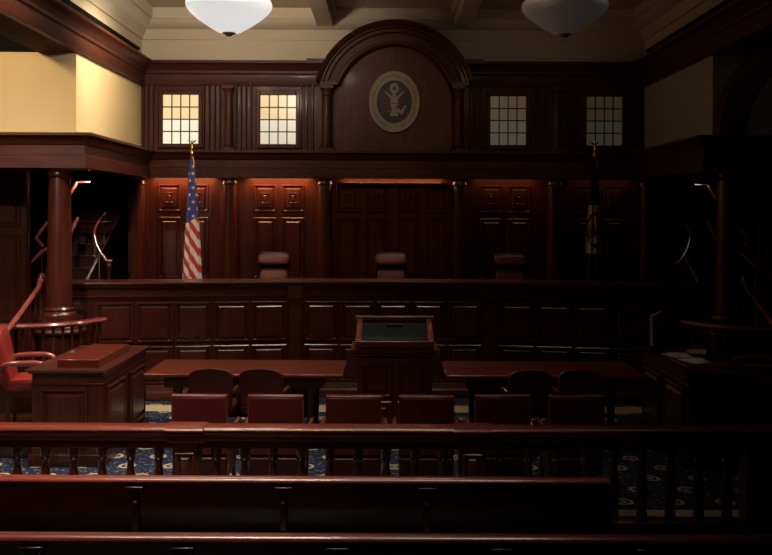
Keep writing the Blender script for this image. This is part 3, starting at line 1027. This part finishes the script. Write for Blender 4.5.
# sloping desk: low in front, high at the back
g = G().prism([(9.30, 1.05), (9.30, 1.12), (9.92, 1.285), (9.92, 1.05)], -.36, .36, 'x')
obj('desk', g, MV, t)
obj('front_lip', G().box(-.41, .41, 9.27, 9.31, 1.08, 1.148), MH, t, .008)
for s in (-1, 1):
    a, b = sorted((s * .355, s * .415))
    g = G().prism([(9.285, 1.05), (9.285, 1.16), (9.90, 1.325), (9.94, 1.325), (9.94, 1.05)], a, b, 'x')
    obj('side_cheek', g, MT, t, .006)
g = G().box(-.44, .44, 9.86, 9.98, 1.305, 1.34)
obj('top_rail', g, MH, t, .008)
nrm = Vector((0, -(1.315 - 1.12), .62)).normalized()
M = Matrix.Translation((0, 9.61, 1.205)) @ Matrix.Rotation(math.atan2(.165, .62), 4, 'X')
sc = obj('reading_glass', G().box(-.35, .35, -.28, .24, .0, .008, M), SCREEN, t)
g = G().box(-.09, .09, .12, .16, .012, .03, M)
obj('clip', g, PLASTIC, sc)

# ------------------------------------------------------------------ clerk desks
def clerk_desk(s, label):
    t = thing('clerk_desk', label, 'desk', (s * 3.2, 9.4, 0), 0, 'box desks at both sides')
    a, b = sorted((s * 2.88, s * 3.57))
    obj('body', G().box(a, b, 8.64, 10.22, .08, .91), MV, t, .006)
    obj('plinth', G().box(a - .03, b + .03, 8.61, 10.25, 0, .12), MD, t, .008)
    obj('desk_top', G().sweep([(a, 10.22), (a, 8.64), (b, 8.64), (b, 10.22)], [(-.37, .91), (.02, .91), (.03, .925), (.05, .93), (.055, .95), (-.37, .95)], -1), MH, t)
    if s < 0:
        rp = obj('raised_top', G().box(*sorted((s * 2.95, s * 3.36)), 8.74, 9.80, .94, 1.03), MT, t, .006)
    else:
        obj('raised_top', G().box(*sorted((s * 2.95, s * 3.5)), 8.9, 10.1, .94, .965), MT, t, .006)
    obj('frieze', G().box(a - .012, b + .012, 8.625, 10.23, .80, .815), MH, t, .004)
    obj('raised_panel', G().panel((s * 3.25, 8.64, .47), (1, 0, 0), (0, -1, 0), .46, .58), MV, t)
    for yy in (9.05, 9.82):
        obj('raised_panel', G().panel((s * 2.88, yy, .47), (0, 1, 0), (-s, 0, 0), .58, .58), MV, t)
    return t
clerk_desk(-1, 'dark wood box desk with raised flat top beside the red armchair')
clerk_desk(1, 'dark box desk carrying papers and a monitor in the dim corner')

# things on the dim desk
t = thing('monitor', 'slim dark monitor seen edge-on standing on the dim box desk', 'monitor', (2.93, 9.88, .966), math.radians(62))
obj('foot', G().box(-.11, .11, -.08, .08, 0, .015), PLASTIC, t, .004, False)
obj('neck', G().box(-.025, .025, .0, .03, .015, .16), PLASTIC, t, .004, False)
obj('casing', G().box(-.255, .255, -.015, .012, .095, .415), PLASTIC, t, .006, False)
obj('screen', G().box(-.24, .24, -.020, -.014, .11, .40), SCREEN, t, 0, False)
g = G()
for bx in ((-.262, -.25, .09, .42), (.25, .262, .09, .42), (-.25, .25, .41, .42), (-.25, .25, .09, .10)):
    g.box(bx[0], bx[1], -.024, .006, bx[2], bx[3])
obj('bezel', g, GREYPL, t, 0, False)
random.seed(11)
spots = [(3.06, 9.50, .15, 'sheaf of loose paper lying nearest the monitor on the dim desk'),
         (3.37, 9.74, -.3, 'sheaf of loose paper in the middle of the dim desk'),
         (3.12, 9.14, .25, 'sheaf of loose paper nearest the front edge of the dim desk')]
PT = None
for x, y, r, lab in spots:
    if PT is None:
        g = G()
        for k in range(5):
            M = Matrix.Rotation(random.uniform(-.35, .35), 4, 'Z') @ Matrix.Translation((random.uniform(-.02, .02), random.uniform(-.02, .02), 0))
            g.box(-.105, .105, -.148, .148, .001 + k * .0035, .0035 + k * .0035, M)
        PT = obj('paper_sheaf', g, PAPER)
        PT.location = (x, y, .9665)
        PT.rotation_euler = (0, 0, r)
        tag(PT, lab, 'papers', 'papers on the dim desk')
    else:
        c = PT.copy()
        link(c)
        c.location = (x, y, .9665)
        c.rotation_euler = (0, 0, r)
        c['label'] = lab
t = thing('desk_telephone', 'dark desk telephone with a raised handset on the dim desk', 'telephone', (3.42, 9.40, .966), math.radians(-20))
obj('phone_body', G().prism([(-.1, 0), (.1, 0), (.1, .07), (-.1, .03)], -.09, .09, 'x'), PLASTIC, t, .008, False)
obj('handset', G().tube(smooth([(-.06, -.09, .075), (-.065, -.05, .095), (-.065, .05, .1), (-.06, .10, .09)], 4), [.024] * 3 + [.016] * 6 + [.024] * 4, 8), PLASTIC, t, 0, False)

# ------------------------------------------------------------------ red armchairs
def armchair(label, loc, rz, lth):
    t = thing('leather_armchair', label, 'armchair', loc, rz, 'high-backed armchairs beside the box desks')
    g = G()
    cushion(g, .24, .065, .31, (0, .09, .78), .32, tilt=-.2)
    obj('backrest', g, lth, t, 0, False)
    obj('seat', cushion(G(), .27, .27, .07, (0, -.20, .50), .35), lth, t, 0, False)
    for s in (-1, 1):
        pts = smooth([(s * .25, .08, .70), (s * .29, .0, .74), (s * .30, -.28, .74), (s * .29, -.37, .70), (s * .28, -.37, .66)], 6)
        a = obj('armrest', G().tube(pts, .03, 10), HR, t, 0, False)
        obj('arm_post', G().tube([(s * .29, -.34, .72), (s * .275, -.30, .48)], .022, 8), MD, a, 0, False)
        for y in (-.40, .02):
            g = G().loft([[(s * .23 + p * w, y + q * w, z) for p, q in ((-1, -1), (1, -1), (1, 1), (-1, 1))] for z, w in ((.0, .016), (.45, .024))])
            obj('leg', g, MD, t, 0, False)
    obj('seat_frame', G().box(-.25, .25, -.44, .05, .40, .45), MD, t, .006, False)
    return t
for s in (-1, 1):
    a, b = sorted((s * 3.67, s * 4.6))
    struct('floor_step_' + ('left' if s < 0 else 'right'), G().box(a, b, 8.9, 10.15, .003, .17), MDH, None, .006)
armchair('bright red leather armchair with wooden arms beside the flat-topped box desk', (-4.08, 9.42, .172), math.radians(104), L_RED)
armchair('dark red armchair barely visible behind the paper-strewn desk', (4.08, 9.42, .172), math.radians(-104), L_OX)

# ------------------------------------------------------------------ the bar: balustrade with posts
t = thing('bar_balustrade', 'long polished wooden bar rail with turned balusters across the whole room', 'balustrade', (0, 6.6, 0))
YR = 6.60
posts = [-3.71, -1.58, .55, 2.68, 4.0]
XR0, XR1 = -3.95, 3.95
hp = [(.065, .80), (.068, .835), (.072, .842), (.084, .848), (.090, .854), (.090, .860), (.084, .866), (.086, .872), (.094, .876), (.097, .882), (.095, .890), (.086, .897), (.07, .902), (.035, .906)]
prof = [(-a, b) for a, b in hp] + list(reversed(hp))
obj('top_rail', G().sweep([(XR0, YR), (XR1, YR)], prof), MT, t)
obj('frieze_rail', G().box(XR0, XR1, YR - .045, YR + .045, .74, .802), MDH, t, .004)
obj('base_rail', G().sweep([(XR0, YR), (XR1, YR)], [(-.09, .0), (-.09, .12), (-.075, .14), (-.075, .20), (-.055, .215), (.055, .215), (.075, .20), (.075, .14), (.09, .12), (.09, 0)]), MDH, t)
for px in posts:
    if px > 3.9: continue
    g = G().box(px - .095, px + .095, YR - .085, YR + .085, .0, .80)
    pst = obj('post', g, MV, t, .008)
    obj('raised_panel', G().panel((px, YR - .085, .50), (1, 0, 0), (0, -1, 0), .14, .44, .6), MV, pst)
    g = G().sweep([(px - .14, YR), (px + .14, YR)], [(o * 1.4, z + .004 if z > .84 else z - .012) for o, z in prof])
    obj('post_cap', g, MT, pst)
bprof = [(.040, .215), (.040, .275), (.026, .285), (.042, .305), (.034, .325), (.047, .38), (.050, .42), (.040, .50), (.029, .57), (.024, .63), (.038, .65), (.026, .665), (.040, .69), (.040, .742)]
nb = 0
first = None
for a, b in zip(posts, posts[1:]):
    n = 9 if b < 3.9 else 5
    for i in range(n):
        x = a + .215 + (i * (2.13 - .43) / 8)
        if x > 3.9: continue
        if first is None:
            first = obj('baluster', G().lathe(bprof, 0, 0, 14), MV, t, world=False)
            first.location = (x, 0, 0)
        else:
            c = first.copy()
            link(c)
            c.parent = t
            c.location = (x, 0, 0)

# ------------------------------------------------------------------ pews
def pew(label, y, xa, xb, brk):
    t = thing('pew', label, 'pew', ((xa + xb) / 2, y, 0), 0, 'wooden pews facing the bar')
    M = Matrix.Translation((0, y, .45)) @ Matrix.Rotation(-.06, 4, 'X') @ Matrix.Translation((0, -y, -.45))
    g = G().prism([(y + .055, .16), (y + .055, .40), (y + .0, .875), (y + .03, .875), (y + .085, .40), (y + .085, .16)], xa, xb, 'x')
    obj('back_panel', g, MDH, t)
    g = G().prism([(y - .028, .876), (y - .034, .880), (y - .036, .885), (y - .032, .893), (y - .022, .900), (y - .006, .906), (y + .013, .908), (y + .032, .906), (y + .048, .900), (y + .058, .892), (y + .06, .885), (y + .054, .876)], xa - .01, xb + .01, 'x')
    obj('top_cap', g, MT, t)
    g = G().prism([(y + .09, .42), (y + .52, .45), (y + .54, .435), (y + .54, .42), (y + .09, .39)], xa, xb, 'x')
    obj('seat', g, MH, t)
    for x in (xa, xb):
        g = G().prism([(y - .05, 0), (y - .05, .10), (y + .02, .14), (y + .01, .86), (y + .03, .905), (y + .09, .905), (y + .16, .70), (y + .30, .64), (y + .52, .64), (y + .56, .60), (y + .52, .14), (y + .58, .10), (y + .58, 0)], x - .03, x + .03, 'x')
        e = obj('end_panel', g, MV, t, .008)
        g = G().prism([(y + .14, .70), (y + .30, .66), (y + .55, .655), (y + .57, .64), (y + .14, .64)], x - .045, x + .045, 'x')
        obj('arm_cap', g, MT, e, .006)
    for x in brk:
        g = G().box(x - .055, x + .055, y - .05, y + .01, .845, .858)
        g.box(x - .05, x + .05, y - .035, y + .02, .81, .846)
        br = obj('bracket', g, MD, t, .004)
        obj('bracket_rib', G().box(x - .022, x + .022, y - .012, y + .05, .40, .81), MD, br, .006)
        obj('bracket_button', G().uvsphere((x, y - .018, .765), .016, 10, 6, (1, .6, 1)), STEEL, br)
        for dx in (-.04, .04):
            obj('bracket_screw', G().uvsphere((x + dx, y - .036, .825), .007, 8, 6), STEEL, br)
    return t
pew('dark wooden pew just behind the bar, stopping short of the aisle', 5.30, -3.6, 1.24, (-1.60, -.708, .156, -2.49))
pew('wooden pew running the whole width along the bottom edge', 4.35, -3.4, 3.4, (-1.83, -1.09, -.33, .48, 1.19, -2.6, 1.95))

# ------------------------------------------------------------------ arch in the dim side bay
ra = thing('bay_arch', 'heavy dark wood arch standing on the ledge in the dim side bay', 'arch', (5.15, YT, ZL))
def arch_side(r0, r1, y0, y1, cx, cz):
    g = G()
    rings = []
    for i in range(33):
        a = PI * i / 32
        rings.append([(cx + r * math.cos(a), y, cz + r * math.sin(a)) for r, y in ((r0, y1), (r0, y0), (r1, y0), (r1, y1))])
    g.loft(rings)
    return g
CX = 5.40
obj('arch_band', arch_side(1.0, 1.28, YT - .22, YT, CX, ZL + .01), ME, ra)
obj('arch_moulding', arch_side(1.24, 1.355, YT - .27, YT, CX, ZL + .01), ME, ra)
obj('keystone', G().prism([(CX - .13, 4.42), (CX + .13, 4.42), (CX + .18, 4.82), (CX - .18, 4.82)], YT - .3, YT, 'y'), MD, ra, .01)
obj('arch_recess', G().prism([(CX + 1.02 * math.cos(PI * i / 24), ZL + .01 + 1.02 * math.sin(PI * i / 24)) for i in range(25)], YT - .06, YT + .0, 'y'), SHADED_YELLOW, ra)

# ------------------------------------------------------------------ lights
def area(name, loc, power, col, sx, sy, rot=(0, 0, 0), spread=180):
    d = bpy.data.lights.new(name, 'AREA')
    d.shape = 'RECTANGLE'
    d.size, d.size_y = sx, sy
    d.energy = power
    d.color = col
    d.spread = math.radians(spread)
    o = bpy.data.objects.new(name, d)
    link(o)
    o.location = loc
    o.rotation_euler = rot
    return o
def spot(name, loc, to, power, col, ang, blend=.8, r=.06):
    d = bpy.data.lights.new(name, 'SPOT')
    d.energy = power
    d.color = col
    d.spot_size = math.radians(ang)
    d.spot_blend = blend
    d.shadow_soft_size = r
    o = bpy.data.objects.new(name, d)
    link(o)
    o.location = loc
    o.rotation_euler = (Vector(to) - Vector(loc)).to_track_quat('-Z', 'Y').to_euler()
    return o
WARM = (1.0, .62, .32)
NEUT = (1.0, .86, .70)
# strip lamps tucked behind the entablature lip, one per bay
for x, w, p in ((-3.36, 1.0, 14), (-1.82, 1.0, 14), (1.82, 1.0, 1.5), (3.36, 1.0, .3)):
    area('bay_strip_lamp', (x, YB - .13, ZE - .012), p, (1.0, .52, .23), w, .06, (math.radians(-8), 0, 0))
area('bay_strip_lamp', (0, YB - .10, ZE - .012), 10, (1.0, .58, .30), 1.6, .05, (math.radians(-12), 0, 0))
# the side bay by the striped flag: warm lamps washing the yellow walls
spot('bay_wash_light', (-2.75, 11.5, 5.3), (-4.05, 12.1, 4.15), 230, (1.0, .84, .56), 95, 1.0, .1)
spot('bay_wash_light', (-5.0, 9.3, 4.8), (-5.0, 11.2, 3.9), 165, (1.0, .76, .44), 100, 1.0, .1)
spot('bay_down_lamp', (-5.0, 8.4, 4.8), (-4.2, 9.8, 0.8), 420, NEUT, 60, .9, .12)
spot('bay_front_fill', (-5.2, 4.5, 4.78), (-5.0, 12.7, 2.0), 700, NEUT, 34, 1.0, .12)  # added frontal fill for the armchair, column and stairs
spot('stair_fill', (-4.95, 14.0, 3.18), (-4.95, 14.05, 1.9), 30, NEUT, 120, .8, .05)  # added light that brings out treads and handrails
spot('stair_fill', (4.95, 14.0, 3.18), (4.95, 14.05, 1.9), .8, NEUT, 120, .8, .05)  # fainter added light over the other flight
# up-light from the bowl lamps onto the ceiling
spot('bowl_up_lamp', (-1.9, 9.3, 4.85), (-3.2, 13.2, 5.7), 420, NEUT, 95, 1.0, .15)
spot('bowl_up_lamp', (1.77, 9.3, 4.85), (1.0, 13.2, 5.7), 9, NEUT, 95, 1.0, .15)
# unseen added fill strips, strongest on the striped-flag side and tipped towards it
T = math.radians(24)
area('overhead_fill_strip', (-2.4, 8.7, 5.40), 90, NEUT, 2.2, .35, (0, T, 0), 110)
area('overhead_fill_strip', (-2.3, 11.3, 5.40), 30, NEUT, 2.4, .35, (0, T, 0), 90)
area('overhead_fill_strip', (0, 8.7, 5.40), 22, NEUT, 1.6, .35, (0, T, 0), 100)
area('overhead_fill_strip', (0, 11.3, 5.40), 9, NEUT, 1.6, .35, (0, T, 0), 90)
area('overhead_fill_strip', (2.3, 8.7, 5.40), 1.2, NEUT, 2.0, .35, (0, T, 0), 80)
area('overhead_fill_strip', (2.3, 11.3, 5.40), 3.2, NEUT, 2.0, .35, (0, T, 0), 80)
# more added strips over the bar and pews, for cap highlights
area('overhead_fill_strip', (-2.0, 5.55, 5.40), 120, NEUT, 3.0, .35, (0, T * .7, 0), 80)
area('overhead_fill_strip', (.6, 5.55, 5.40), 14, NEUT, 1.6, .35, (0, T, 0), 80)
# added fill spots aimed at the well, the back wall and the seal
spot('well_fill', (-2.2, 3.4, 5.4), (-1.9, 8.3, .9), 270, NEUT, 44, 1.0, .12)
spot('well_fill', (.6, 3.4, 5.4), (.8, 8.3, .9), 45, NEUT, 40, 1.0, .12)
spot('wall_spot', (-2.9, 8.0, 5.4), (-2.9, 14.2, 2.6), 200, WARM, 50, 1.0, .1)
spot('upper_wall_fill', (-.9, 9.2, 5.4), (-.3, 14.2, 4.2), 80, (1.0, .78, .58), 34, 1.0, .08)

spot('wall_spot', (1.4, 8.0, 5.4), (1.6, 14.2, 2.5), 26, WARM, 44, 1.0, .1)  # weak added fill, blue-flag side of the back wall
spot('upper_wall_fill', (1.6, 9.2, 5.4), (1.7, 14.2, 4.2), 16, (1.0, .78, .58), 50, 1.0, .08)  # weak added fill on the upper wall, blue-flag side
spot('wall_spot', (-.3, 8.0, 5.4), (-.1, 14.2, 2.1), 90, WARM, 24, 1.0, .1)  # added fill for the middle bay panels
spot('bay_wash_light', (5.0, 8.9, 4.8), (4.9, 11.2, 3.9), 1.4, NEUT, 90, 1.0, .1)  # faint fill added to lift the dim bay wall and arch

w = bpy.data.worlds.new('world')
S.world = w
w.use_nodes = True
w.node_tree.nodes['Background'].inputs[0].default_value = (1.0, .85, .75, 1)
w.node_tree.nodes['Background'].inputs[1].default_value = .002
